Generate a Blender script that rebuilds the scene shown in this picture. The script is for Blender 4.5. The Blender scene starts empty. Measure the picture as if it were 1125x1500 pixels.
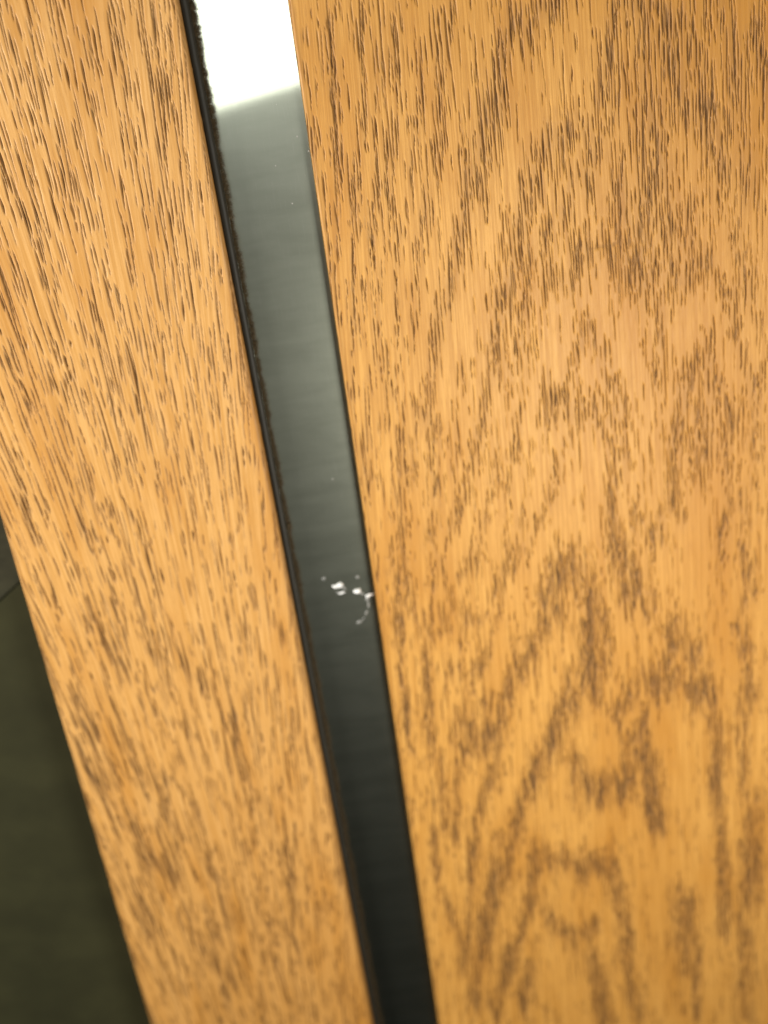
import bpy, bmesh, math, random
import numpy as np
from mathutils import Matrix, Vector

MM = 0.001
scene = bpy.context.scene
COL = scene.collection
rng = np.random.default_rng(11)

# ---------------------------------------------------------------- camera
# close-up of an upright oak panel: camera 136 mm in front of it, looking down 24 degrees
cam_data = bpy.data.cameras.new("camera")
cam_data.sensor_fit = 'VERTICAL'
cam_data.sensor_height = 36.0
cam_data.lens = 36.0 * 1608.0 / 1500.0
cam_data.clip_start = 0.005
cam_data.clip_end = 20.0
cam_data.dof.use_dof = True
cam_data.dof.focus_distance = 0.129
cam_data.dof.aperture_fstop = 14.5
cam_ob = bpy.data.objects.new("camera", cam_data)
COL.objects.link(cam_ob)
rot = Matrix(((0.99070236, 0.13604716, 0.0),
              (-0.05569951, 0.40560669, -0.91234904),
              (-0.12412249, 0.90386635, 0.40941327)))
cam_ob.matrix_world = Matrix.Translation((0.0, -0.136, 0.0)) @ rot.to_4x4()
scene.camera = cam_ob

# ---------------------------------------------------------------- light
world = bpy.data.worlds.new("World")
scene.world = world
world.use_nodes = True
bg = world.node_tree.nodes["Background"]
bg.inputs["Color"].default_value = (1.0, 0.97, 0.90, 1)
bg.inputs["Strength"].default_value = 0.008


def area_lamp(name, loc, target, w, h, power, color, roll=0.0):
    ld = bpy.data.lights.new(name, 'AREA')
    ld.shape = 'RECTANGLE'
    ld.size = w * MM
    ld.size_y = h * MM
    ld.energy = power
    ld.color = color
    o = bpy.data.objects.new(name, ld)
    COL.objects.link(o)
    loc = Vector(loc) * MM
    d = (Vector(target) * MM - loc)
    q = d.to_track_quat('-Z', 'Y').to_matrix().to_4x4()
    o.matrix_world = Matrix.Translation(loc) @ q @ Matrix.Rotation(roll, 4, 'Z')
    return o


# soft key lamp from the left, and the small bright window that mirrors in the steel
area_lamp("key_lamp", (56, -146, -86), (20, 0, -76), 46, 64, 0.25, (1.0, 0.95, 0.86))
area_lamp("side_lamp", (-250, -130, -20), (0, 0, -66), 70, 70, 1.15, (1.0, 0.95, 0.88))
area_lamp("window_lamp", (-18.5, -160, 4.2), (-18.5, 0, 4.2), 56, 38, 0.035, (1.0, 0.99, 0.95), math.radians(9.0))

scene.view_settings.view_transform = 'Standard'
scene.view_settings.look = 'None'
scene.view_settings.exposure = 0.0
scene.view_settings.gamma = 1.0


# ---------------------------------------------------------------- helpers
def tag(o, label=None, cat=None, group=None, kind=None):
    if label: o["label"] = label
    if cat: o["category"] = cat
    if group: o["group"] = group
    if kind: o["kind"] = kind
    return o


def mesh_obj(name, verts, faces, material, parent=None, smooth=False):
    me = bpy.data.meshes.new(name)
    me.from_pydata([tuple(c * MM for c in v) for v in verts], [], faces)
    if smooth:
        me.polygons.foreach_set("use_smooth", [True] * len(me.polygons))
    me.materials.append(material)
    me.update()
    o = bpy.data.objects.new(name, me)
    COL.objects.link(o)
    if parent:
        o.parent = parent
    return o


class NT:
    """small node-tree builder"""
    def __init__(self, name):
        self.m = bpy.data.materials.new(name)
        self.m.use_nodes = True
        self.t = self.m.node_tree
        self.t.nodes.clear()
        self.out = self.t.nodes.new("ShaderNodeOutputMaterial")

    def n(self, kind, **kw):
        nd = self.t.nodes.new(kind)
        for k, v in kw.items():
            setattr(nd, k, v)
        return nd

    def link(self, a, b):
        self.t.links.new(a, b)

    def val(self, sock, v):
        if hasattr(v, "links") or isinstance(v, bpy.types.NodeSocket):
            self.link(v, sock)
        else:
            sock.default_value = v

    def math(self, op, a, b=0.0, c=None, clamp=False):
        nd = self.n("ShaderNodeMath", operation=op, use_clamp=clamp)
        self.val(nd.inputs[0], a)
        self.val(nd.inputs[1], b)
        if c is not None: self.val(nd.inputs[2], c)
        return nd.outputs[0]

    def mix(self, fac, a, b, blend='MIX'):
        nd = self.n("ShaderNodeMix", data_type='RGBA', blend_type=blend)
        self.val(nd.inputs[0], fac)
        self.val(nd.inputs[6], a)
        self.val(nd.inputs[7], b)
        return nd.outputs[2]

    def ramp(self, v, lo, hi, a=0.0, b=1.0):
        nd = self.n("ShaderNodeMapRange", clamp=True, interpolation_type='SMOOTHSTEP')
        self.val(nd.inputs[0], v)
        for i, x in enumerate((lo, hi, a, b)):
            nd.inputs[i + 1].default_value = x
        return nd.outputs[0]

    def attr(self, name):
        return self.n("ShaderNodeAttribute", attribute_name=name).outputs["Fac"]

    def noise(self, vec, scale=1.0, detail=3.0, rough=0.5, dist=0.0):
        nd = self.n("ShaderNodeTexNoise")
        self.link(vec, nd.inputs["Vector"])
        nd.inputs["Scale"].default_value = scale
        nd.inputs["Detail"].default_value = detail
        nd.inputs["Roughness"].default_value = rough
        nd.inputs["Distortion"].default_value = dist
        return nd.outputs["Fac"]

    def scaled(self, vec, s, off=(0, 0, 0)):
        nd = self.n("ShaderNodeMapping")
        self.link(vec, nd.inputs["Vector"])
        nd.inputs["Scale"].default_value = s
        nd.inputs["Location"].default_value = off
        return nd.outputs[0]

    def mm(self):
        tc = self.n("ShaderNodeTexCoord")
        return self.scaled(tc.outputs["Object"], (1000, 1000, 1000))

    def bsdf(self, color, rough, metallic=0.0, spec=0.5, normal=None, to_out=True):
        b = self.n("ShaderNodeBsdfPrincipled")
        self.val(b.inputs["Base Color"], color)
        self.val(b.inputs["Roughness"], rough)
        self.val(b.inputs["Metallic"], metallic)
        self.val(b.inputs["Specular IOR Level"], spec)
        if normal is not None: self.link(normal, b.inputs["Normal"])
        if to_out: self.link(b.outputs[0], self.out.inputs[0])
        return b

    def bump(self, h, strength, dist):
        nd = self.n("ShaderNodeBump")
        self.link(h, nd.inputs["Height"])
        nd.inputs["Strength"].default_value = strength
        nd.inputs["Distance"].default_value = dist
        return nd.outputs[0]


# ---------------------------------------------------------------- materials
def wood_material(name, seed, stain_k=0.62, streak=1.0, light=(0.66, 0.350, 0.084, 1)):
    t = NT(name)
    t.stain_k = stain_k
    mm = t.mm()
    sep = t.n("ShaderNodeSeparateXYZ"); t.link(mm, sep.inputs[0])
    com = t.n("ShaderNodeCombineXYZ")
    t.link(t.attr("grain_x"), com.inputs[0])
    t.link(sep.outputs[1], com.inputs[1])
    t.link(sep.outputs[2], com.inputs[2])
    g = com.outputs[0]
    fibre = t.noise(t.scaled(g, (3.2, 3.2, 0.06), (seed, 0, 0)), 1.0, 4.0, 0.62)
    fine = t.noise(t.scaled(g, (7.5, 7.5, 0.35), (seed + 9, 0, 0)), 1.0, 2.0, 0.6)
    broad = t.noise(t.scaled(g, (0.16, 0.16, 0.035), (seed + 3, 0, 0)), 1.0, 3.0, 0.55)
    grit = t.noise(t.scaled(mm, (9, 9, 6), (seed, 4, 0)), 1.0, 2.0, 0.7)
    pore, stain = t.attr("pore"), t.attr("stain")
    mid = (0.47, 0.222, 0.041, 1)
    amber = (0.45, 0.190, 0.024, 1)
    c = t.mix(t.math("MULTIPLY", t.ramp(fibre, 0.37, 0.62), streak), light, mid)
    c = t.mix(t.math('MULTIPLY', t.ramp(broad, 0.46, 0.74), 0.6), c, amber)
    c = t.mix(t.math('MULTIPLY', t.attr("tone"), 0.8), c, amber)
    c = t.mix(t.math('MULTIPLY', t.ramp(fine, 0.50, 0.80), 0.85 * streak), c, (0.34, 0.16, 0.045, 1))
    c = t.mix(t.math('MULTIPLY', t.ramp(grit, 0.45, 0.75), 0.30), c, (0.42, 0.22, 0.08, 1))
    st = t.math('MULTIPLY', stain, t.ramp(t.noise(t.scaled(g, (2.2, 2.2, 0.30), (seed, 1, 0)), 1.0, 3.0, 0.6), 0.30, 0.66, 0.25, 1.0))
    c = t.mix(t.math('MULTIPLY', st, t.stain_k), c, (0.225, 0.105, 0.036, 1))
    c = t.mix(t.math('MULTIPLY', pore, 0.95, clamp=True), c, (0.085, 0.041, 0.015, 1))
    c = t.mix(t.math("MULTIPLY", t.attr("edge"), t.ramp(fine, 0.25, 0.6, 0.45, 0.9)), c, (0.150, 0.058, 0.014, 1))
    rough = t.math('ADD', t.ramp(fine, 0.3, 0.8, 0.43, 0.56), t.math('MULTIPLY', pore, 0.25))
    h = t.math('ADD', t.math('MULTIPLY', fine, 0.6), t.math('MULTIPLY', grit, 0.4))
    h = t.math('SUBTRACT', h, t.math('MULTIPLY', fibre, 0.5))
    t.bsdf(c, rough, 0.0, 0.30, t.bump(h, 0.45, 0.00005))
    return t.m


def steel_material():
    t = NT("brushed steel")
    mm = t.mm()
    brush = t.noise(t.scaled(mm, (9.0, 9.0, 0.35)), 1.0, 3.0, 0.7)
    smear = t.noise(t.scaled(mm, (0.10, 0.10, 0.42)), 1.0, 5.0, 0.6, 0.4)
    c = t.mix(t.ramp(smear, 0.3, 0.75), (0.485, 0.52, 0.425, 1), (0.46, 0.495, 0.40, 1))
    c = t.mix(t.math('MULTIPLY', t.ramp(brush, 0.5, 0.8), 0.15), c, (0.6, 0.6, 0.57, 1))
    nrm = t.bump(brush, 0.10, 0.000004)
    a = t.bsdf(c, t.ramp(smear, 0.3, 0.8, 0.05, 0.07), 1.0, 0.5, nrm, False)
    b = t.bsdf(c, 0.45, 1.0, 0.5, None, False)
    mx = t.n("ShaderNodeMixShader")
    t.link(t.math("ADD", t.ramp(smear, 0.25, 0.75, 0.185, 0.125), t.math("MULTIPLY", t.ramp(brush, 0.55, 0.8), 0.05)), mx.inputs[0])
    t.link(a.outputs[0], mx.inputs[1])
    t.link(b.outputs[0], mx.inputs[2])
    g = t.bsdf(c, 0.30, 1.0, 0.5, None, False)
    m2 = t.n("ShaderNodeMixShader")
    m2.inputs[0].default_value = 0.36
    t.link(mx.outputs[0], m2.inputs[1])
    t.link(g.outputs[0], m2.inputs[2])
    t.link(m2.outputs[0], t.out.inputs[0])
    return t.m


def plain(name, col, rough, metallic=0.0, spec=0.5, var=0.25, scale=(1.2, 1.2, 1.2), bump=0.0):
    t = NT(name)
    mm = t.mm()
    nz = t.noise(t.scaled(mm, scale), 1.0, 4.0, 0.6)
    dark = tuple(x * (1 - var) for x in col) + (1,)
    c = t.mix(t.ramp(nz, 0.3, 0.7), tuple(col) + (1,), dark)
    t.bsdf(c, rough, metallic, spec, t.bump(nz, 0.4, bump) if bump else None)
    return t.m


M_left = wood_material("oak veneer narrow", 3.0, 0.24, 0.68, (0.66, 0.372, 0.122, 1))
M_right = wood_material("oak veneer wide", 41.0, 0.58, 0.86)
M_steel = steel_material()
M_seal = plain("seal plastic", (0.032, 0.029, 0.021), 0.55, 0.0, 0.3, 0.3, (3, 3, 0.4))
M_pile = plain("seal pile", (0.105, 0.072, 0.034), 0.85, 0.0, 0.3, 0.5, (4, 4, 4))
M_lit_fuzz = plain("pale lint", (0.34, 0.30, 0.22), 0.9, 0.0, 0.2, 0.4, (4, 4, 4))  # pale colour stands in for glow on the upper pile
M_white = plain("dried white paint", (0.86, 0.87, 0.86), 0.25, 0.0, 0.5, 0.15, (6, 6, 6))
M_smear = plain("thin white smear", (0.26, 0.265, 0.25), 0.5, 0.0, 0.5, 0.3, (6, 6, 6))
M_dust = plain("dust", (0.4, 0.4, 0.37), 0.8, 0.0, 0.3)
M_olive = plain("dark panel", (0.030, 0.030, 0.012), 0.8, 0.0, 0.15, 0.28, (0.07, 0.07, 0.09))
M_grey = plain("grey plate", (0.036, 0.035, 0.018), 0.7, 0.0, 0.2, 0.3, (0.3, 0.3, 0.5))
M_black = plain("void", (0.006, 0.006, 0.004), 0.8, 0.0, 0.2)

# ---------------------------------------------------------------- grain (board millimetres: x across, z up)
RIGHT_BANDS = [
 ([(27.0, -0.0), (23.1, -2.8), (21.0, -5.5), (20.0, -9.0), (19.6, -11.8)], 1.3, 1.0),
 ([(18.7, -12.2), (16.9, -14.8), (17.4, -18.3), (16.3, -21.6)], 1.5, 1.0),
 ([(15.4, -17.0), (15.0, -21.5), (13.9, -24.9), (11.5, -30.3)], 1.0, 0.9),
 ([(13.4, -24.8), (12.1, -29.9), (10.3, -34.5), (8.8, -40.9), (7.3, -47.1), (5.6, -52.2)], 0.9, 0.8),
 ([(39.1, -1.5), (35.6, -3.3), (33.1, -5.2), (32.3, -10.6), (30.2, -14.1), (26.1, -14.6), (23.6, -18.1), (22.7, -23.0)], 1.3, 1.0),
 ([(37.0, -4.8), (36.6, -10.2), (33.7, -13.6), (29.4, -19.4), (27.1, -23.1)], 1.4, 0.8),
 ([(23.0, -19.0), (21.5, -24.9), (20.7, -28.9), (18.7, -34.0), (17.5, -38.2), (16.3, -43.7), (14.8, -48.2), (12.8, -53.9)], 1.1, 0.9),
 ([(24.4, -24.2), (22.8, -29.2), (21.7, -33.3), (20.2, -39.7), (18.6, -45.2)], 0.8, 0.55),
 ([(32.0, -18.2), (29.4, -19.9), (26.6, -23.0), (24.3, -27.3)], 1.2, 0.6),
 ([(24.0, -31.5), (26.6, -32.4), (28.9, -28.7), (31.6, -28.6), (32.8, -32.7), (34.5, -36.2)], 1.2, 0.8),
 ([(33.4, -23.9), (34.0, -28.6), (34.6, -32.9)], 2.2, 0.8),
 ([(37.8, -14.6), (38.7, -21.1), (39.6, -27.3), (39.7, -33.6)], 2.6, 0.85),
 ([(36.5, -24.8), (36.2, -33.2)], 2.6, 0.9),
 ([(34.6, -32.9), (40.0, -33.7), (43.2, -34.9), (47.3, -37.4)], 1.3, 0.8),
 ([(47.3, -37.4), (48.1, -43.6), (49.6, -49.6)], 1.2, 0.5),
 ([(39.7, -6.0), (40.4, -10.7), (42.3, -14.7), (44.9, -18.5), (45.9, -22.0)], 2.0, 1.0),
 ([(42.0, -3.6), (42.2, -8.2), (43.4, -12.0), (44.1, -15.9)], 1.5, 0.7),
 ([(45.4, -3.6), (46.9, -7.4), (47.7, -12.6), (48.5, -18.4), (49.1, -25.5)], 1.4, 0.9),
 ([(50.1, -7.3), (50.9, -11.1), (52.0, -15.5)], 1.3, 0.9),
 ([(45.4, -23.0), (45.9, -27.1), (48.6, -32.7), (50.9, -41.8)], 1.1, 0.6),
 ([(42.2, -25.6), (42.4, -31.9), (41.6, -36.1)], 1.2, 0.6),
 ([(29.0, -39.0), (26.6, -42.9), (25.3, -46.1), (22.6, -52.3)], 0.9, 0.75),
 ([(29.0, -39.3), (31.3, -43.0), (32.2, -48.3)], 1.0, 0.7),
 ([(25.6, -50.3), (29.0, -50.2), (30.0, -52.7), (31.6, -56.0)], 1.5, 0.8),
 ([(38.3, -36.2), (38.1, -42.2), (37.4, -49.0)], 0.7, 0.95),
 ([(41.5, -46.7), (40.5, -53.1), (39.6, -58.4)], 1.0, 1.0),
 ([(41.5, -46.7), (43.7, -46.5), (45.9, -50.9), (48.2, -56.0)], 1.3, 0.7),
 ([(1.5, -0.3), (1.4, -6.2), (0.2, -12.6), (-0.0, -18.0)], 0.55, 0.7),
 ([(5.1, -0.8), (4.3, -7.0), (2.9, -13.0), (1.7, -18.2), (1.2, -24.2)], 0.55, 0.7),
 ([(7.4, 0.7), (6.4, -7.3), (5.2, -13.3), (3.9, -19.0), (2.8, -25.5)], 0.55, 0.7),
 ([(8.7, -2.6), (8.4, -7.6), (6.9, -13.5), (5.8, -20.2), (5.8, -24.8)], 0.55, 0.7),
 ([(11.3, -1.6), (10.7, -8.8), (9.2, -15.3), (7.8, -21.0), (6.1, -26.9)], 0.55, 0.7),
 ([(13.6, -1.0), (13.1, -7.2), (12.1, -12.3), (10.6, -18.9), (8.6, -25.2), (7.1, -31.3)], 0.55, 0.7),
 ([(9.2, 1.3), (9.3, -1.3)], 0.55, 0.7),
 ([(15.4, 0.6), (14.3, -6.0)], 0.55, 0.7),
 ([(10.2, -20.8), (8.2, -29.3), (6.9, -35.6)], 0.55, 0.7),
 ([(3.5, -26.6), (2.2, -34.4), (1.6, -41.1)], 0.55, 0.7),
 ([(0.2, -27.2), (-0.8, -36.8), (-2.1, -44.0)], 0.55, 0.7),
 ([(5.6, -29.0), (4.5, -37.5), (3.1, -44.7)], 0.55, 0.7),
 ([(-1.1, -23.9), (-1.9, -31.1)], 0.55, 0.7),
 ([(0.1, -42.5), (-1.2, -54.3)], 0.55, 0.7),
 ([(4.1, -46.0), (3.3, -54.9)], 0.55, 0.7),
 ([(5.9, -49.2), (4.6, -55.7)], 0.55, 0.7),
 ([(10.9, -50.0), (9.7, -56.5)], 0.55, 0.7),
 ([(24.1, -46.6), (27.0, -49.4), (30.0, -50.9), (32.1, -53.0)], 1.6, 0.8),
 ([(31.2, -45.5), (32.7, -51.0), (32.5, -57.5), (30.7, -63.9), (31.2, -69.8), (32.9, -74.9)], 1.3, 0.85),
 ([(32.0, -72.3), (33.0, -79.8), (35.2, -80.7)], 2.0, 1.0),
 ([(40.5, -52.1), (40.0, -56.4), (39.9, -60.2)], 0.8, 1.0),
 ([(40.9, -66.6), (40.6, -68.6)], 0.6, 1.0),
 ([(44.1, -50.5), (46.1, -54.5), (46.7, -59.5), (47.2, -66.4), (46.4, -74.5)], 1.1, 0.7),
 ([(43.6, -55.3), (43.8, -60.8)], 2.6, 0.75),
 ([(34.5, -68.0), (37.1, -70.7), (39.0, -65.8), (39.9, -60.8)], 1.3, 0.7),
 ([(24.2, -71.7), (26.2, -73.8), (27.3, -80.1), (26.7, -86.4), (27.0, -93.0)], 2.2, 0.9),
 ([(24.8, -71.2), (21.2, -77.3), (22.1, -80.6)], 1.8, 0.85),
 ([(20.8, -82.9), (18.4, -86.3), (15.2, -91.1), (11.9, -96.6), (9.1, -102.4)], 1.5, 0.9),
 ([(29.1, -81.7), (28.8, -90.0), (27.4, -95.1)], 1.2, 0.8),
 ([(30.2, -97.5), (34.8, -95.6), (38.3, -90.8), (40.0, -87.9)], 1.8, 0.9),
 ([(35.9, -95.8), (40.5, -95.2), (43.3, -97.7), (45.0, -102.7), (45.6, -108.5)], 1.7, 0.9),
 ([(39.5, -87.1), (41.7, -90.7)], 2.4, 0.7),
 ([(48.4, -87.3), (50.1, -92.1), (50.8, -99.5)], 1.3, 0.7),
 ([(50.6, -49.3), (51.1, -60.2)], 1.2, 0.7),
 ([(49.3, -65.6), (49.8, -83.6)], 1.0, 0.5),
 ([(23.4, -95.1), (20.8, -100.8), (18.2, -106.0)], 1.7, 0.8),
 ([(33.4, -105.0), (33.8, -109.4)], 2.0, 0.8),
 ([(13.0, -51.3), (11.0, -58.7), (8.5, -65.2), (5.6, -73.1), (3.2, -80.1)], 0.75, 0.6),
 ([(15.9, -55.6), (13.8, -62.5), (10.8, -69.1), (7.7, -75.8), (5.7, -83.0)], 0.75, 0.6),
 ([(19.4, -49.6), (17.9, -57.0), (17.0, -61.9)], 0.75, 0.6),
 ([(23.2, -62.8), (19.7, -68.1), (16.3, -73.5), (13.3, -80.4), (9.9, -87.6), (7.0, -95.1), (5.2, -101.7)], 0.75, 0.6),
 ([(18.9, -63.9), (16.9, -70.0), (13.5, -75.5), (9.5, -79.8), (7.2, -86.5), (4.9, -93.4)], 0.75, 0.6),
 ([(25.8, -53.2), (24.1, -56.2), (22.6, -62.7)], 0.75, 0.6),
 ([(8.3, -50.1), (6.6, -59.2), (5.8, -68.3)], 0.75, 0.6),
 ([(3.2, -50.4), (2.0, -58.5), (1.7, -67.7), (2.0, -76.2)], 0.75, 0.6),
 ([(0.1, -67.4), (0.2, -75.9), (-0.4, -85.3)], 0.75, 0.6),
 ([(3.6, -76.4), (2.9, -87.8)], 0.75, 0.6),
 ([(-1.6, -52.4), (-1.7, -59.1)], 0.75, 0.6),
 ([(11.9, -90.5), (8.5, -96.7), (7.3, -103.5)], 0.75, 0.6),
 ([(2.7, -87.7), (2.3, -95.7)], 0.75, 0.6),
 ([(-0.8, -88.5), (-1.2, -102.1)], 0.75, 0.6),
 ([(23.8, -94.6), (21.8, -99.6), (19.4, -104.8), (17.6, -108.3), (14.8, -114.9), (12.2, -121.1), (9.2, -128.2), (6.9, -139.2), (3.8, -152.4)], 1.7, 0.9),
 ([(33.8, -104.7), (35.1, -112.5), (35.7, -121.1)], 2.2, 1.0),
 ([(32.7, -105.1), (31.5, -111.2), (27.3, -112.5), (25.3, -110.2)], 2.0, 0.8),
 ([(23.7, -106.1), (23.0, -114.3)], 1.2, 0.6),
 ([(16.5, -125.3), (19.6, -126.2), (23.3, -128.2), (27.2, -125.8), (29.2, -131.0), (30.0, -139.0), (29.9, -148.7)], 1.7, 0.85),
 ([(16.5, -125.3), (14.6, -133.4), (12.1, -140.2), (9.1, -149.5), (6.7, -157.7)], 1.4, 0.9),
 ([(17.3, -138.2), (21.4, -143.0), (24.9, -140.3)], 1.5, 0.7),
 ([(13.2, -148.7), (12.3, -153.2)], 2.0, 0.9),
 ([(24.5, -148.5), (25.3, -157.2), (26.2, -163.8)], 2.0, 0.8),
 ([(29.7, -147.9), (31.5, -162.4)], 1.5, 0.5),
 ([(44.5, -98.5), (45.3, -106.6), (45.3, -118.1), (46.6, -132.0), (46.7, -145.7)], 1.5, 0.8),
 ([(40.0, -139.4), (40.1, -152.1)], 2.6, 0.8),
 ([(50.9, -121.7), (51.3, -132.8), (50.6, -141.3)], 2.6, 0.7),
 ([(50.6, -147.2), (50.3, -165.9)], 2.0, 0.6),
 ([(49.1, -99.9), (49.8, -118.9)], 1.4, 0.6),
 ([(42.1, -148.7), (42.0, -164.4)], 1.3, 0.6),
 ([(7.1, -97.2), (5.3, -107.4), (3.9, -116.3)], 1.0, 0.7),
 ([(10.5, -107.1), (7.7, -115.6), (5.9, -126.2)], 1.0, 0.7),
 ([(13.5, -95.3), (10.5, -107.1)], 1.0, 0.7),
 ([(11.2, -117.6), (8.5, -130.1)], 1.0, 0.7),
 ([(0.5, -118.4), (0.2, -126.6)], 1.0, 0.7),
 ([(1.2, -132.4), (2.8, -138.5)], 1.0, 0.7),
 ([(2.8, -85.9), (1.9, -100.6)], 1.0, 0.7),
 ([(6.0, -127.6), (2.2, -145.1)], 1.0, 0.7),
 ([(3.3, -102.1), (2.5, -114.7)], 1.0, 0.7),
]
LEFT_BANDS = [
 ([(-42.4, -23.0), (-42.7, -30.8), (-43.2, -38.4), (-42.8, -42.3)], 1.1, 0.9),
 ([(-43.6, -28.4), (-43.9, -35.1)], 1.0, 0.9),
 ([(-32.7, -1.7), (-32.0, -7.1), (-31.1, -11.5), (-31.7, -15.8), (-29.3, -18.1), (-29.7, -21.4)], 0.9, 0.7),
 ([(-29.2, 4.0), (-29.1, 0.0)], 0.9, 0.9),
 ([(-26.8, 3.7), (-26.7, -1.0)], 0.9, 0.9),
 ([(-22.2, 3.1), (-22.8, -1.9), (-23.8, -9.3)], 0.9, 0.7),
 ([(-19.7, -2.3), (-19.4, -4.9), (-20.0, -11.3)], 1.0, 0.7),
 ([(-22.1, -12.6), (-23.2, -18.9)], 1.0, 0.6),
 ([(-20.5, -16.0), (-21.5, -21.6)], 1.0, 0.8),
 ([(-36.0, -17.2), (-36.8, -22.9)], 0.9, 0.7),
 ([(-36.6, -26.4), (-34.4, -29.7), (-32.0, -33.2)], 1.0, 0.6),
 ([(-38.5, -29.6), (-38.2, -40.6)], 0.9, 0.7),
 ([(-39.9, -40.3), (-39.2, -47.6)], 1.0, 0.8),
 ([(-29.3, -34.0), (-29.5, -41.8)], 0.8, 0.7),
 ([(-34.6, 5.7), (-34.2, 4.3), (-34.0, 2.1), (-32.9, -2.8)], 1.0, 0.6),
 ([(-39.0, -10.4), (-38.6, -16.9), (-37.9, -20.7)], 1.0, 0.6),
 ([(-44.1, -31.8), (-43.2, -35.9), (-42.6, -40.1)], 1.2, 0.8),
 ([(-47.7, -45.9), (-47.3, -51.3), (-47.4, -56.8), (-46.6, -61.1), (-47.0, -68.4)], 1.1, 0.9),
 ([(-41.5, -46.3), (-41.4, -53.2), (-40.2, -57.9), (-39.1, -62.7), (-39.0, -68.6), (-39.1, -77.4)], 1.1, 0.9),
 ([(-38.5, -46.8), (-37.7, -52.8), (-36.2, -58.5)], 1.0, 0.6),
 ([(-33.5, -63.1), (-31.0, -66.6)], 1.2, 0.6),
 ([(-42.6, -71.8), (-41.1, -77.7), (-39.1, -82.0)], 1.6, 0.9),
 ([(-33.9, -76.0), (-31.5, -80.9)], 1.2, 0.6),
 ([(-38.5, -32.5), (-37.5, -37.2), (-36.5, -42.3), (-34.9, -44.9)], 1.0, 0.6),
 ([(-48.5, -84.3), (-47.3, -87.4), (-44.6, -93.3)], 1.8, 0.9),
 ([(-49.8, -91.9), (-48.9, -96.4), (-47.6, -101.7)], 1.3, 0.6),
 ([(-41.6, -93.2), (-41.5, -97.6), (-40.1, -105.5), (-38.3, -112.5)], 1.6, 0.9),
 ([(-47.3, -103.0), (-45.2, -107.3), (-43.0, -114.4), (-41.2, -116.1)], 2.2, 0.8),
 ([(-29.3, -85.0), (-26.9, -87.8), (-26.4, -96.4), (-26.5, -102.7)], 1.4, 0.7),
 ([(-34.0, -106.6), (-34.0, -117.4), (-35.0, -128.5)], 1.5, 0.6),
 ([(-46.1, -123.6), (-46.2, -129.4)], 2.0, 0.7),
 ([(-27.8, -128.4), (-26.9, -132.9)], 2.2, 0.9),
 ([(-23.4, -115.1), (-23.3, -124.9)], 1.5, 0.6),
 ([(-28.7, -134.1), (-27.7, -144.9)], 1.4, 0.5),
 ([(-38.7, -133.7), (-37.8, -147.0)], 1.6, 0.5),
 ([(-15.3, -111.1), (-16.6, -116.3), (-15.1, -124.9)], 1.4, 0.4),
]
# clean latewood between the bands
CLEAR = [
 ([(26.8, -3.5), (26.2, -12.2)], 4.5, 1.0),
 ([(23.4, -9.5), (19.7, -18.6), (16.2, -28.3), (13.1, -38.7)], 3.3000000000000003, 1.0),
 ([(29.2, -23.9), (29.0, -26.9)], 2.25, 1.0),
 ([(30.4, -32.4), (29.0, -37.6)], 3.75, 1.0),
 ([(41.0, -36.5), (42.1, -42.8)], 3.75, 1.0),
 ([(35.1, -36.3), (35.0, -47.5)], 2.25, 1.0),
 ([(28.8, -44.2), (28.6, -46.7)], 2.25, 1.0),
 ([(29.3, -54.3), (25.2, -63.1), (22.9, -67.4)], 3.0, 1.0),
 ([(28.9, -62.5), (30.1, -72.0), (31.4, -80.8), (31.6, -90.4)], 1.9500000000000002, 1.0),
 ([(43.0, -64.1), (42.4, -76.3), (39.6, -82.1)], 3.75, 1.0),
 ([(24.2, -82.1), (23.1, -91.0)], 3.3000000000000003, 1.0),
 ([(37.6, -98.1), (38.0, -108.6)], 3.75, 1.0),
 ([(23.7, -84.2), (22.1, -93.1)], 3.75, 1.0),
 ([(19.6, -94.5), (15.3, -105.3), (11.4, -115.0)], 2.7, 1.0),
 ([(27.8, -100.0), (28.6, -106.3)], 4.5, 1.0),
 ([(38.5, -98.7), (40.3, -113.4)], 4.5, 1.0),
 ([(17.6, -116.0), (26.0, -117.5), (31.2, -119.7)], 3.75, 1.0),
 ([(21.5, -132.5), (24.6, -135.9)], 3.0, 1.0),
 ([(43.5, -101.4), (43.9, -141.5)], 1.7999999999999998, 1.0),
 ([(17.6, -150.3), (19.9, -160.2)], 3.75, 1.0),
 ([(36.4, -126.0), (36.6, -143.9)], 3.0, 1.0),
 ([(47.9, -108.3), (48.1, -149.8)], 1.5, 1.0),
]


def band_field(bands, xs, zs, seed):
    """pore-band density on a coarse grid"""
    X, Z = np.meshgrid(xs, zs)
    D = np.zeros_like(X)
    r = np.random.default_rng(seed)
    for pts, w, s in bands:
        p = np.array(pts, float)
        best = np.full(X.shape, 1e9)
        for (x0, z0), (x1, z1) in zip(p[:-1], p[1:]):
            dx, dz = x1 - x0, z1 - z0
            L = dx * dx + dz * dz + 1e-9
            t = np.clip(((X - x0) * dx + (Z - z0) * dz) / L, 0, 1)
            # along the grain a band fades slower than across it
            d = (X - x0 - t * dx) ** 2 + ((Z - z0 - t * dz) * 0.55) ** 2
            best = np.minimum(best, d)
        k = 0.72 * w
        D = np.maximum(D, s * np.exp(-best / (k * k)))
    return D


def blur_z(F, n):
    k = np.hanning(2 * n + 3)[1:-1]; k /= k.sum()
    return np.apply_along_axis(lambda c: np.convolve(np.pad(c, n, mode='edge'), k, 'valid'), 0, F)


def sample(F, xs, zs, x, z):
    i = np.clip(((x - xs[0]) / (xs[1] - xs[0])).astype(int), 0, len(xs) - 1)
    j = np.clip(((z - zs[0]) / (zs[1] - zs[0])).astype(int), 0, len(zs) - 1)
    return F[j, i]


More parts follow.
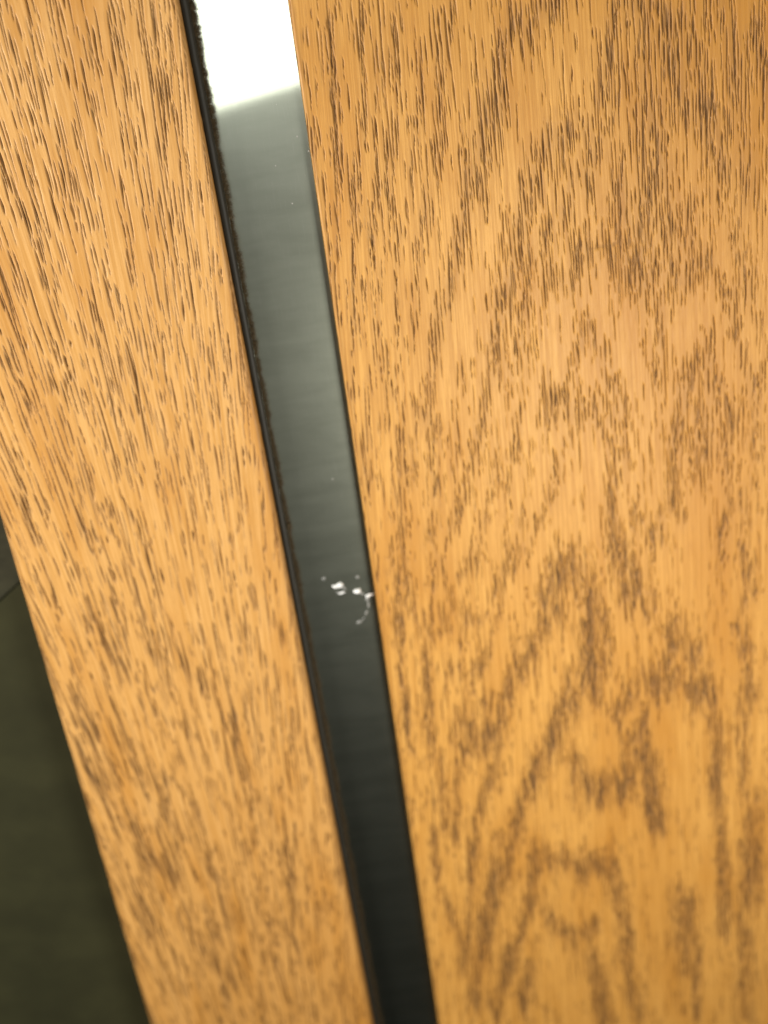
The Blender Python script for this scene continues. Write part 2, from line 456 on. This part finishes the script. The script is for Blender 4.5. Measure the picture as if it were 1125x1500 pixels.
def make_board(name, material, xl, xr, bands, slope, base, peak, seed, fine_to, round_l, round_r, lens, wid, ring_mm, ring_n, ring_p, ringf, cross, clear=None, z0=-212.0, z1=40.0, thick=18.0):
    """xl, xr: functions of z giving the two edges. Returns one closed mesh with
    real pore grooves cut into its face."""
    r = np.random.default_rng(seed)
    dz = 0.26
    zs = np.arange(z1, z0, -dz)
    nz = len(zs)
    L0, R0 = xl(-60.0), xr(-60.0)
    # cross-section, left back -> left arris -> face -> right arris -> right back
    prof = []   # (x offset, y, anchored to: 0 left / 1 right, normal x, normal y)
    cols_face = [L0 + round_l[0]]
    while cols_face[-1] < R0 - round_r[0]:
        x = cols_face[-1]
        cols_face.append(x + (0.078 if x < fine_to else 0.6))
    cols_face[-1] = R0 - round_r[0]
    wl, dl = round_l
    wr, dr = round_r
    prof += [(L0, thick), (L0, 10.0), (L0, 4.0), (L0, dl * 1.6)]
    for k in range(9):
        a = math.pi / 2 * k / 9
        prof.append((L0 + wl * (1 - math.cos(a)), dl * (1 - math.sin(a))))
    face_a = len(prof)
    prof += [(x, 0.0) for x in cols_face]
    face_b = len(prof)
    for k in range(1, 10):
        a = math.pi / 2 * k / 9
        prof.append((R0 - wr * (1 - math.sin(a)), dr * (1 - math.cos(a))))
    prof += [(R0, dr * 1.6), (R0, 4.0), (R0, 10.0), (R0, thick)]
    P = np.array(prof)
    nc = len(P)
    u = (P[:, 0] - L0) / (R0 - L0)
    XL, XR = xl(zs)[:, None], xr(zs)[:, None]
    # keep the metric: shift linearly between the two edge offsets
    X = P[None, :, 0] + (XL - L0) * (1 - u)[None] + (XR - R0) * u[None]
    Y = np.repeat(P[None, :, 1], nz, 0).copy()
    Z = np.repeat(zs[:, None], nc, 1)
    px = P[:, 0].copy()                         # unrolled coordinate for the grain
    px[:face_a] -= P[:face_a, 1]
    px[face_b:] += P[face_b:, 1]
    gx = px[None, :] - slope(px[None, :]) * (Z + 60.0)
    # density
    cx = np.arange(px.min(), px.max(), 0.35)
    cz = np.arange(z0, z1, 0.7)
    D = band_field(bands, cx, cz, seed)
    # ragged, flame-like band edges: every fibre column is shifted a little along the grain
    jit = np.zeros(len(cx))
    for step, amp in ((2, 1.3), (5, 1.3), (17, 0.7)):
        kk = r.normal(0, amp, len(cx) // step + 3)
        jit += np.interp(np.arange(len(cx)) / step, np.arange(len(kk)), kk)
    rows = np.clip(np.arange(len(cz))[:, None] + (jit / 0.7).astype(int)[None], 0, len(cz) - 1)
    D = np.take_along_axis(D, rows, 0)
    # low-frequency randomness in the bands
    nx_, nz_ = len(cx), len(cz)
    N = r.random((nz_ // 14 + 2, nx_ // 3 + 2))
    jj, ii = np.linspace(0, N.shape[0] - 1.01, nz_), np.linspace(0, N.shape[1] - 1.01, nx_)
    j0, i0 = jj.astype(int), ii.astype(int)
    fj, fi = (jj - j0)[:, None], (ii - i0)[None]
    NN = (N[j0][:, i0] * (1 - fj) * (1 - fi) + N[j0 + 1][:, i0] * fj * (1 - fi)
          + N[j0][:, i0 + 1] * (1 - fj) * fi + N[j0 + 1][:, i0 + 1] * fj * fi)
    ring = 0.5 + 0.5 * np.sin(2 * math.pi * ringf(cx[None], cz[:, None]) / ring_mm + ring_n * NN)
    ring = ring ** ring_p
    C = np.zeros_like(D) if clear is None else band_field(clear, cx, cz, 0)
    low = 1.0 + 0.5 * np.clip((-60.0 - cz[:, None]) / 80.0, 0, 1)
    dens = (base * (1 - 0.9 * C) * (0.25 + 1.6 * ring) * (0.5 + 1.0 * NN) + peak * low * D * (0.4 + 1.1 * NN))
    pore = np.zeros((nz, nc), np.float32)
    area = (cx[-1] - cx[0]) * (z1 - z0)
    dmax = dens.max()
    n_c = int(area * dmax)
    qx = r.uniform(cx[0], cx[-1], n_c); qz = r.uniform(z0, z1, n_c)
    keep = r.random(n_c) * dmax < sample(dens, cx, cz, qx, qz)
    qx, qz = qx[keep], qz[keep]
    Dq = sample(D, cx, cz, qx, qz)
    order = np.argsort(px)
    pxs = px[order]

    def crowded(x, z, L):
        j0, j1 = int((z1 - z - 0.3 * L) / dz), int((z1 - z + 0.3 * L) / dz) + 1
        if j1 <= 0 or j0 >= nz: return True
        a, b = np.searchsorted(pxs, x - 0.27), np.searchsorted(pxs, x + 0.27)
        if b <= a: return True
        return pore[max(j0, 0):j1:3][:, order[a:b:2]].max(initial=0) > 0.25

    def stroke(x, z, L, w, depth, sl, wig, ph):
        ztop, zbot = z + L / 2, z - L / 2
        ja, jb = int((z1 - ztop) / dz), int((z1 - zbot) / dz) + 1
        ja, jb = max(ja, 0), min(jb, nz)
        if jb <= ja: return
        zz = zs[ja:jb]
        tt = (zz - z) / (L / 2)
        cxn = x + sl * (zz - z) + wig * np.sin(tt * 2.6 + ph) + 0.15 * wig * np.sin(tt * 9 + ph * 3)
        ia = np.searchsorted(pxs, cxn.min() - 2 * w); ib = np.searchsorted(pxs, cxn.max() + 2 * w)
        if ib <= ia: return
        idx = order[ia:ib]
        ww = w * np.clip(1 - np.abs(tt) ** 2.2, 0, 1) ** 0.6 * (0.9 + 0.16 * np.sin(tt * 4 + ph * 7)) + 1e-4
        d = np.abs(px[idx][None, :] - cxn[:, None]) / ww[:, None]
        m = np.clip(1.5 * (1.15 - d), 0, 1) * (ww / w)[:, None] ** 0.5 * depth
        sub = pore[ja:jb][:, idx]
        pore[ja:jb, idx] = np.maximum(sub, m)

    for x, z, d in zip(qx, qz, Dq):
        if d > 0.25:
            L = lens[0] * math.exp(r.normal(0.0, 0.5)); w = wid[0] + wid[1] * r.random() ** 1.5; dp = r.uniform(0.55, 1.0)
        else:
            L = lens[1] * math.exp(r.normal(0.0, 0.55)); w = 0.9 * (wid[0] + wid[1] * r.random() ** 1.5); dp = r.uniform(0.35, 0.95)
        L *= 1.0 + 0.45 * min(max((z + 60.0) / 50.0, 0.0), 1.0)
        if crowded(x, z, L) and r.random() < (0.90 if z > -70 else 0.55):
            continue
        if r.random() < 0.10:
            w *= 1.45
        sl = float(slope(np.array(x))) + r.normal(0, 0.022)
        stroke(x, z, L, w, dp, sl, r.uniform(0.0, 0.05), r.uniform(0, 6.28))
        if r.random() < 0.25:   # the vessel goes on below after a short break
            L2 = L * r.uniform(0.4, 1.0); zz2 = z - 0.5 * (L + L2) * r.uniform(0.95, 1.12)
            stroke(x + sl * (zz2 - z) + r.normal(0, 0.06), zz2, L2, w * r.uniform(0.7, 1.0), dp * r.uniform(0.6, 1.0), sl, r.uniform(0, 0.04), r.uniform(0, 6.28))
        if r.random() < 0.20:   # a twin vessel right beside it
            stroke(x + r.uniform(0.22, 0.42) * r.choice((-1, 1)), z + r.normal(0, 0.25 * L), L * r.uniform(0.4, 0.9), w * 0.8, dp * r.uniform(0.5, 0.9), sl, r.uniform(0, 0.04), r.uniform(0, 6.28))
    for (xa, za, xb, zb, dp) in cross:          # a few hairline checks across the grain
        for k in range(60):
            f = k / 59
            stroke(xa + (xb - xa) * f, za + (zb - za) * f + 0.10 * math.sin(k * 0.13) + r.normal(0, 0.02), 0.4, 0.11, dp, 0, 0, 0)
    Y += pore * 0.32
    # the finish darkens the wood round crowded pores
    def box(F, n, ax):
        c = np.cumsum(np.pad(F, [(n + 1, n) if k == ax else (0, 0) for k in (0, 1)], mode='edge'), axis=ax)
        lo = [slice(None)] * 2; hi = [slice(None)] * 2
        lo[ax] = slice(0, F.shape[ax]); hi[ax] = slice(2 * n + 1, 2 * n + 1 + F.shape[ax])
        return (c[tuple(hi)] - c[tuple(lo)]) / (2 * n + 1)
    st = box(box(box(box(pore, 5, 1), 5, 1), 6, 0), 6, 0)
    Db = sample(np.clip(D * (0.6 + 0.8 * NN), 0, 1), cx, cz, np.repeat(px[None], nz, 0).ravel(), np.repeat(zs[:, None], nc, 1).ravel()).reshape(nz, nc)
    stain = np.clip(1.1 * st + 0.60 * box(box(Db, 4, 1), 4, 1), 0, 1)
    edge = np.zeros((nz, nc), np.float32)
    e = np.concatenate([0.35 * np.ones(face_a), np.exp(-((px[face_a:face_b] - L0) / (0.28 + 0.4 * wl)) ** 2) + np.exp(-((R0 - px[face_a:face_b]) / (0.28 + 0.4 * wr)) ** 2), 0.35 * np.ones(nc - face_b)])
    edge += np.clip(e, 0, 1)[None, :]
    co = np.stack([X, Y, Z], -1).reshape(-1, 3) * MM
    a = (np.arange(nz - 1)[:, None] * nc + np.arange(nc - 1)[None]).ravel()
    quads = np.stack([a, a + nc, a + nc + 1, a + 1], 1)
    b = np.arange(nz - 1) * nc
    back = np.stack([b, b + nc - 1, b + 2 * nc - 1, b + nc], 1)
    quads = np.concatenate([quads, back])
    caps = [list(range(nc)), list(range((nz - 1) * nc, nz * nc))[::-1]]
    me = bpy.data.meshes.new(name)
    nq = len(quads)
    me.vertices.add(len(co)); me.vertices.foreach_set("co", co.ravel())
    me.loops.add(nq * 4 + 2 * nc)
    me.loops.foreach_set("vertex_index", np.concatenate([quads.ravel(), caps[0], caps[1]]).astype(np.int32))
    me.polygons.add(nq + 2)
    starts = np.concatenate([np.arange(nq) * 4, [nq * 4, nq * 4 + nc]]).astype(np.int32)
    me.polygons.foreach_set("loop_start", starts)
    sm = np.ones(nq + 2, bool); sm[-2:] = False
    me.polygons.foreach_set("use_smooth", sm)
    me.update(calc_edges=True)
    me.validate()
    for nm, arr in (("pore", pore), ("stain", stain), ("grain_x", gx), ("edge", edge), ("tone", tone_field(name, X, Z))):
        at = me.attributes.new(nm, 'FLOAT', 'POINT')
        at.data.foreach_set("value", np.ascontiguousarray(arr, np.float32).ravel())
    me.materials.append(material)
    o = bpy.data.objects.new(name, me)
    COL.objects.link(o)
    return o


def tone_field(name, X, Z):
    """amber patches, veneer tone mid-board and dimmer light painted in at both ends: (x, z, radius x, radius z, strength)"""
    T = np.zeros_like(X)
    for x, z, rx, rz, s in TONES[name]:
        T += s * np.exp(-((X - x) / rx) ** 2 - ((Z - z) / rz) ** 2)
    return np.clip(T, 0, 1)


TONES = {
    "oak_board": [(26, -158, 30, 26, 0.3), (50, 2, 16, 22, 0.7), (20, 6, 24, 12, 0.35), (44, -45, 9, 30, 0.6), (33, -98, 7, 20, 0.5), (36, -128, 6, 16, 0.4), (30, -40, 5, 10, 0.5), (47, -80, 5, 22, 0.5)],  # top and bottom patches paint in dimmer light, the rest is veneer tone
    "oak_trim": [(-28, -150, 26, 42, 0.42), (-17, -150, 4, 20, 0.3)],  # amber painted in where the lower end gets less sheen
}

E_LL = lambda z: -50.67 + 0.0 * np.asarray(z, float)
E_LR = lambda z: -14.93 - 0.0070 * (np.asarray(z, float) - 4.0)
E_RL = lambda z: -2.84 - 0.0015 * (np.asarray(z, float) - 3.0)
E_RR = lambda z: 80.0 + 0.0 * np.asarray(z, float)
S_L = lambda x: np.clip((np.asarray(x, float) + 31.0) * 0.0062, -0.12, 0.11)
S_R = lambda x: np.clip((24.0 - np.asarray(x, float)) * 0.0026, -0.01, 0.075)

def arches(x, z):
    # growth rings sliced flat: nested arches round a centre line that wanders a little
    c = 25.0 + 2.5 * np.sin(z * 0.045)
    return z + 4.2 * np.sqrt((x - c) ** 2 + 9.0) + 3.0 * np.sin(x * 0.21 + z * 0.03) + 2.0 * np.sin(z * 0.11 + x * 0.05)


left = make_board("oak_trim", M_left, E_LL, E_LR, LEFT_BANDS, S_L, 0.62, 0.85, 5, -10.0, (0.35, 0.35), (0.55, 0.6), (3.6, 3.2), (0.055, 0.10), 2.1, 5.0, 1.0, lambda x, z: x - S_L(x) * (z + 60), [])
tag(left, "narrow oak board left of the steel strip, its grain fanning out in long open pores", "board")
right = make_board("oak_board", M_right, E_RL, E_RR, RIGHT_BANDS, S_R, 0.46, 4.6, 8, 58.0, (0.38, 0.32), (0.5, 0.5), (2.3, 1.9), (0.050, 0.078), 8.5, 4.0, 2.6, arches,
                   [(29.8, -29.5, 34.0, -29.1, 0.35)], CLEAR)
tag(right, "wide oak board right of the steel strip, with arched cathedral grain", "board")

# ---------------------------------------------------------------- steel strip in the gap
Y_S = 2.6
zt, zb = 40.0, -212.0


def slab(name, outline, y0, y1, material, parent=None):
    """outline: (x, z) counter-clockwise seen from the front; slight front bevel"""
    n = len(outline)
    cx_ = sum(p[0] for p in outline) / n; cz_ = sum(p[1] for p in outline) / n
    def ins(p, d):
        v = Vector((cx_ - p[0], cz_ - p[1])); 
        return (p[0] + d * (1 if v.x > 0 else -1), p[1] + d * (1 if v.y > 0 else -1))
    e = 0.08
    vs = [(ins(p, e)[0], y0, ins(p, e)[1]) for p in outline] + [(p[0], y0 + e, p[1]) for p in outline] + [(p[0], y1, p[1]) for p in outline]
    fs = [tuple(range(n)), tuple(range(3 * n - 1, 2 * n - 1, -1))]
    for k in range(n):
        j = (k + 1) % n
        fs += [(k, k + n, j + n, j), (k + n, k + 2 * n, j + 2 * n, j + n)]
    return mesh_obj(name, vs, fs, material, parent)


strip = slab("steel_strip", [(E_LR(zt) + 0.02, zt), (E_LR(zb) + 0.02, zb), (E_RL(zb) - 0.02, zb), (E_RL(zt) - 0.02, zt)], Y_S, Y_S + 1.5, M_steel)
tag(strip, "brushed steel strip set back in the gap between the two oak boards", "metal strip")


def paint_speck(x, z, rx, rz, h, ang, material=None, name="paint_speck"):
    """a low uneven dome of dried paint on the steel"""
    r = random.Random(int(x * 100 + z * 10))
    vs, fs = [], []
    n = 14
    rings = [(1.0, 0.0), (0.86, 0.55), (0.55, 0.9)]
    wob = [1 + r.uniform(-0.32, 0.28) for _ in range(n)]
    ca, sa = math.cos(ang), math.sin(ang)
    for s, hh in rings:
        for k in range(n):
            a = 2 * math.pi * k / n
            ux, uz = rx * s * wob[k] * math.cos(a), rz * s * wob[k] * math.sin(a)
            vs.append((x + ux * ca - uz * sa, Y_S - 0.002 - h * hh + (0.004 if hh == 0 else 0), z + ux * sa + uz * ca))
    vs.append((x, Y_S - h, z))
    for i in range(2):
        for k in range(n):
            j = (k + 1) % n
            fs.append((i * n + k, i * n + j, (i + 1) * n + j, (i + 1) * n + k))
    fs += [(2 * n + k, 2 * n + (k + 1) % n, 3 * n) for k in range(n)]
    return mesh_obj(name, vs, fs, material or M_white, strip, True)


# a bright pair of spots, a crescent beside one, and a faint curved tail towards the wide board
for (x, z, rx, rz, h, ang, m) in [
        (-9.84, -71.7, .30, .25, .08, 0.3, 1), (-7.70, -73.05, .58, .50, .34, 0.2, 0), (-8.42, -73.2, .46, .30, .14, -0.5, 0),
        (-7.20, -73.6, .24, .50, .10, 0.5, 1), (-7.62, -74.35, .48, .18, .06, 0.15, 0), (-8.15, -74.2, .30, .16, .05, -0.6, 1),
        (-4.98, -72.15, .30, .26, .08, 0.5, 1), (-5.26, -74.45, .58, .46, .32, -0.1, 0), (-4.66, -74.95, .34, .18, .07, -0.6, 1),
        (-3.70, -75.35, .74, .22, .14, 0.28, 0), (-4.08, -75.9, .34, .26, .08, 0.9, 1), (-4.05, -76.9, .15, .62, .05, -0.1, 1),
        (-4.50, -78.1, .18, .40, .06, -0.45, 1), (-5.05, -79.0, .12, .34, .03, -0.85, 1), (-5.72, -79.5, .50, .24, .10, 0.35, 1)]:
    paint_speck(x * 0.993, z * 0.993, rx, rz, h, ang, M_smear if m else M_white)
# loose dust on the steel: too fine to count, one part
r = random.Random(4)
vs, fs = [], []
spots = [(-4.18, -11.86, .10), (-7.29, -14.85, .09), (-5.98, -19.48, .09), (-3.02, -13.7, .13), (-6.3, -56.26, .10)]
for _ in range(30):
    spots.append((r.uniform(-12.6, -3.2), r.uniform(-120, 5), 0.010 + 0.03 * r.random() ** 4))
for x, z, s in spots:
    k = len(vs)
    vs += [(x - s, Y_S - 0.004, z - s * .8), (x + s * .8, Y_S - 0.004, z - s), (x + s, Y_S - 0.004, z + s * .9), (x - s * .7, Y_S - 0.004, z + s), (x, Y_S - s, z)]
    fs += [(k, k + 1, k + 4), (k + 1, k + 2, k + 4), (k + 2, k + 3, k + 4), (k + 3, k, k + 4)]
tag(mesh_obj("dust", vs, fs, M_dust, strip), kind="stuff")

# ---------------------------------------------------------------- pile seal along the left edge of the gap
zz = [zt - k * (zt - zb) / 60 for k in range(61)]


def extrude(name, prof, material, parent=None, smooth=True):
    """prof: (x offset from the left board's edge, y)"""
    n = len(prof)
    vs = [(float(E_LR(z)) + px, y, z) for z in zz for px, y in prof]
    fs = []
    for j in range(len(zz) - 1):
        for k in range(n):
            m = (k + 1) % n
            fs.append((j * n + k, (j + 1) * n + k, (j + 1) * n + m, j * n + m))
    fs += [tuple(range(n)), tuple(range(len(vs) - 1, len(vs) - 1 - n, -1))]
    return mesh_obj(name, vs, fs, material, parent, smooth)


prof = [(0.03, Y_S - 0.02)]
for k in range(9):
    a = math.pi * k / 8
    prof.append((0.03 + 0.475 - 0.475 * math.cos(a), 1.0 - 0.4 * math.sin(a)))
prof.append((0.98, Y_S - 0.02))
seal = extrude("brush_seal", prof, M_seal)
tag(seal, "dark brush seal with a fuzzy pile edge running along the left board", "seal")
hv, hf = [], []
r = random.Random(8)
for b in range(11600):
    # a tuft: a few fibres leaving the backing together and closing towards one ragged tip
    bz = r.uniform(zb, zt)
    by = Y_S - 0.1 - 1.4 * r.random()
    L = 0.46 + 0.09 * math.sin(bz * 0.71 + 1) + 0.08 * math.sin(bz * 2.3) * math.sin(bz * 0.37) + 0.06 * math.sin(bz * 5.1 + 2) + 0.14 + r.gauss(0, 0.06) + (0.25 * r.random() if r.random() < 0.08 else 0)
    L = max(L, 0.25)
    ty, tz = r.gauss(-0.05, 0.30), r.gauss(0, 0.38)
    for q in range(5):
        z = bz + r.gauss(0, 0.07); y = min(by + r.gauss(0, 0.07), Y_S - 0.05)
        x = float(E_LR(z)) + 0.9
        l = L * r.uniform(0.55, 1.3)
        dy, dzz = ty + r.gauss(0, 0.13), tz + r.gauss(0, 0.16)
        w = r.uniform(0.007, 0.013)
        k = len(hv)
        mid = (x + l * 0.55, min(y + dy * l * 0.4, Y_S - 0.03), z + dzz * l * 0.4)
        tip = (x + l, min(y + dy * l, Y_S - 0.02), z + dzz * l * r.uniform(0.7, 1.7))
        hv += [(x, y - w, z - w), (x, y - w, z + w), (x, y + w, z), (mid[0], mid[1] - w * .8, mid[2] - w * .8), (mid[0], mid[1] - w * .8, mid[2] + w * .8), (mid[0], mid[1] + w * .8, mid[2]), tip]
        for a, c in ((0, 1), (1, 2), (2, 0)):
            hf.append((k + a, k + c, k + 3 + c, k + 3 + a))
            hf.append((k + 3 + a, k + 3 + c, k + 6))
tag(mesh_obj("pile", hv, hf, M_pile, seal), kind="stuff")

# added pale hairs that paint the glow on the pile towards the top
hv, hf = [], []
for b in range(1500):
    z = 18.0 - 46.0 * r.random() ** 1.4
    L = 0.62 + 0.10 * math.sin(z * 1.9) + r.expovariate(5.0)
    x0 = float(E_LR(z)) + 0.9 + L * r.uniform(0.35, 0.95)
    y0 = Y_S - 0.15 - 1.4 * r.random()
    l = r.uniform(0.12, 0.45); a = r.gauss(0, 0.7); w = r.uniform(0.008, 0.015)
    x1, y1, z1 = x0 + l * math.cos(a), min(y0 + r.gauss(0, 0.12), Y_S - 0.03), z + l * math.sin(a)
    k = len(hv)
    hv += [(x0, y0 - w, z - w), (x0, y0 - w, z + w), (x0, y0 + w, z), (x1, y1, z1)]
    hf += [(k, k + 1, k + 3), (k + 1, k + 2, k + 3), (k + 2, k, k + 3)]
tag(mesh_obj("lit_fuzz", hv, hf, M_lit_fuzz, seal), kind="stuff")

# ---------------------------------------------------------------- dark recess left of the narrow board
# seam runs from (-57.2, -70.1) up to the right at the depth of the plate
SY = 10.0
sx = lambda x, d: -71.2 + 0.69 * (x + 57.9) + d
lower = slab("dark_panel", [(-150, sx(-150, -0.22)), (-150, zb), (-50.69, zb), (-50.69, sx(-50.69, -0.22))], SY, SY + 6, M_olive)
tag(lower, "dark olive panel set back beside the narrow board, below the slanting gap", "panel")
upper = slab("grey_plate", [(-150, zt), (-150, sx(-150, 0.0)), (-50.69, sx(-50.69, 0.0)), (-50.69, zt)], SY + 0.6, SY + 6, M_grey)
tag(upper, "dull grey plate at the left edge, above the slanting dark gap", "plate")
wall = slab("back_wall", [(-160, zt + 4), (-160, zb - 4), (90, zb - 4), (90, zt + 4)], 18.2, 22, M_black)
tag(wall, "dark wall behind the boards", kind="structure")
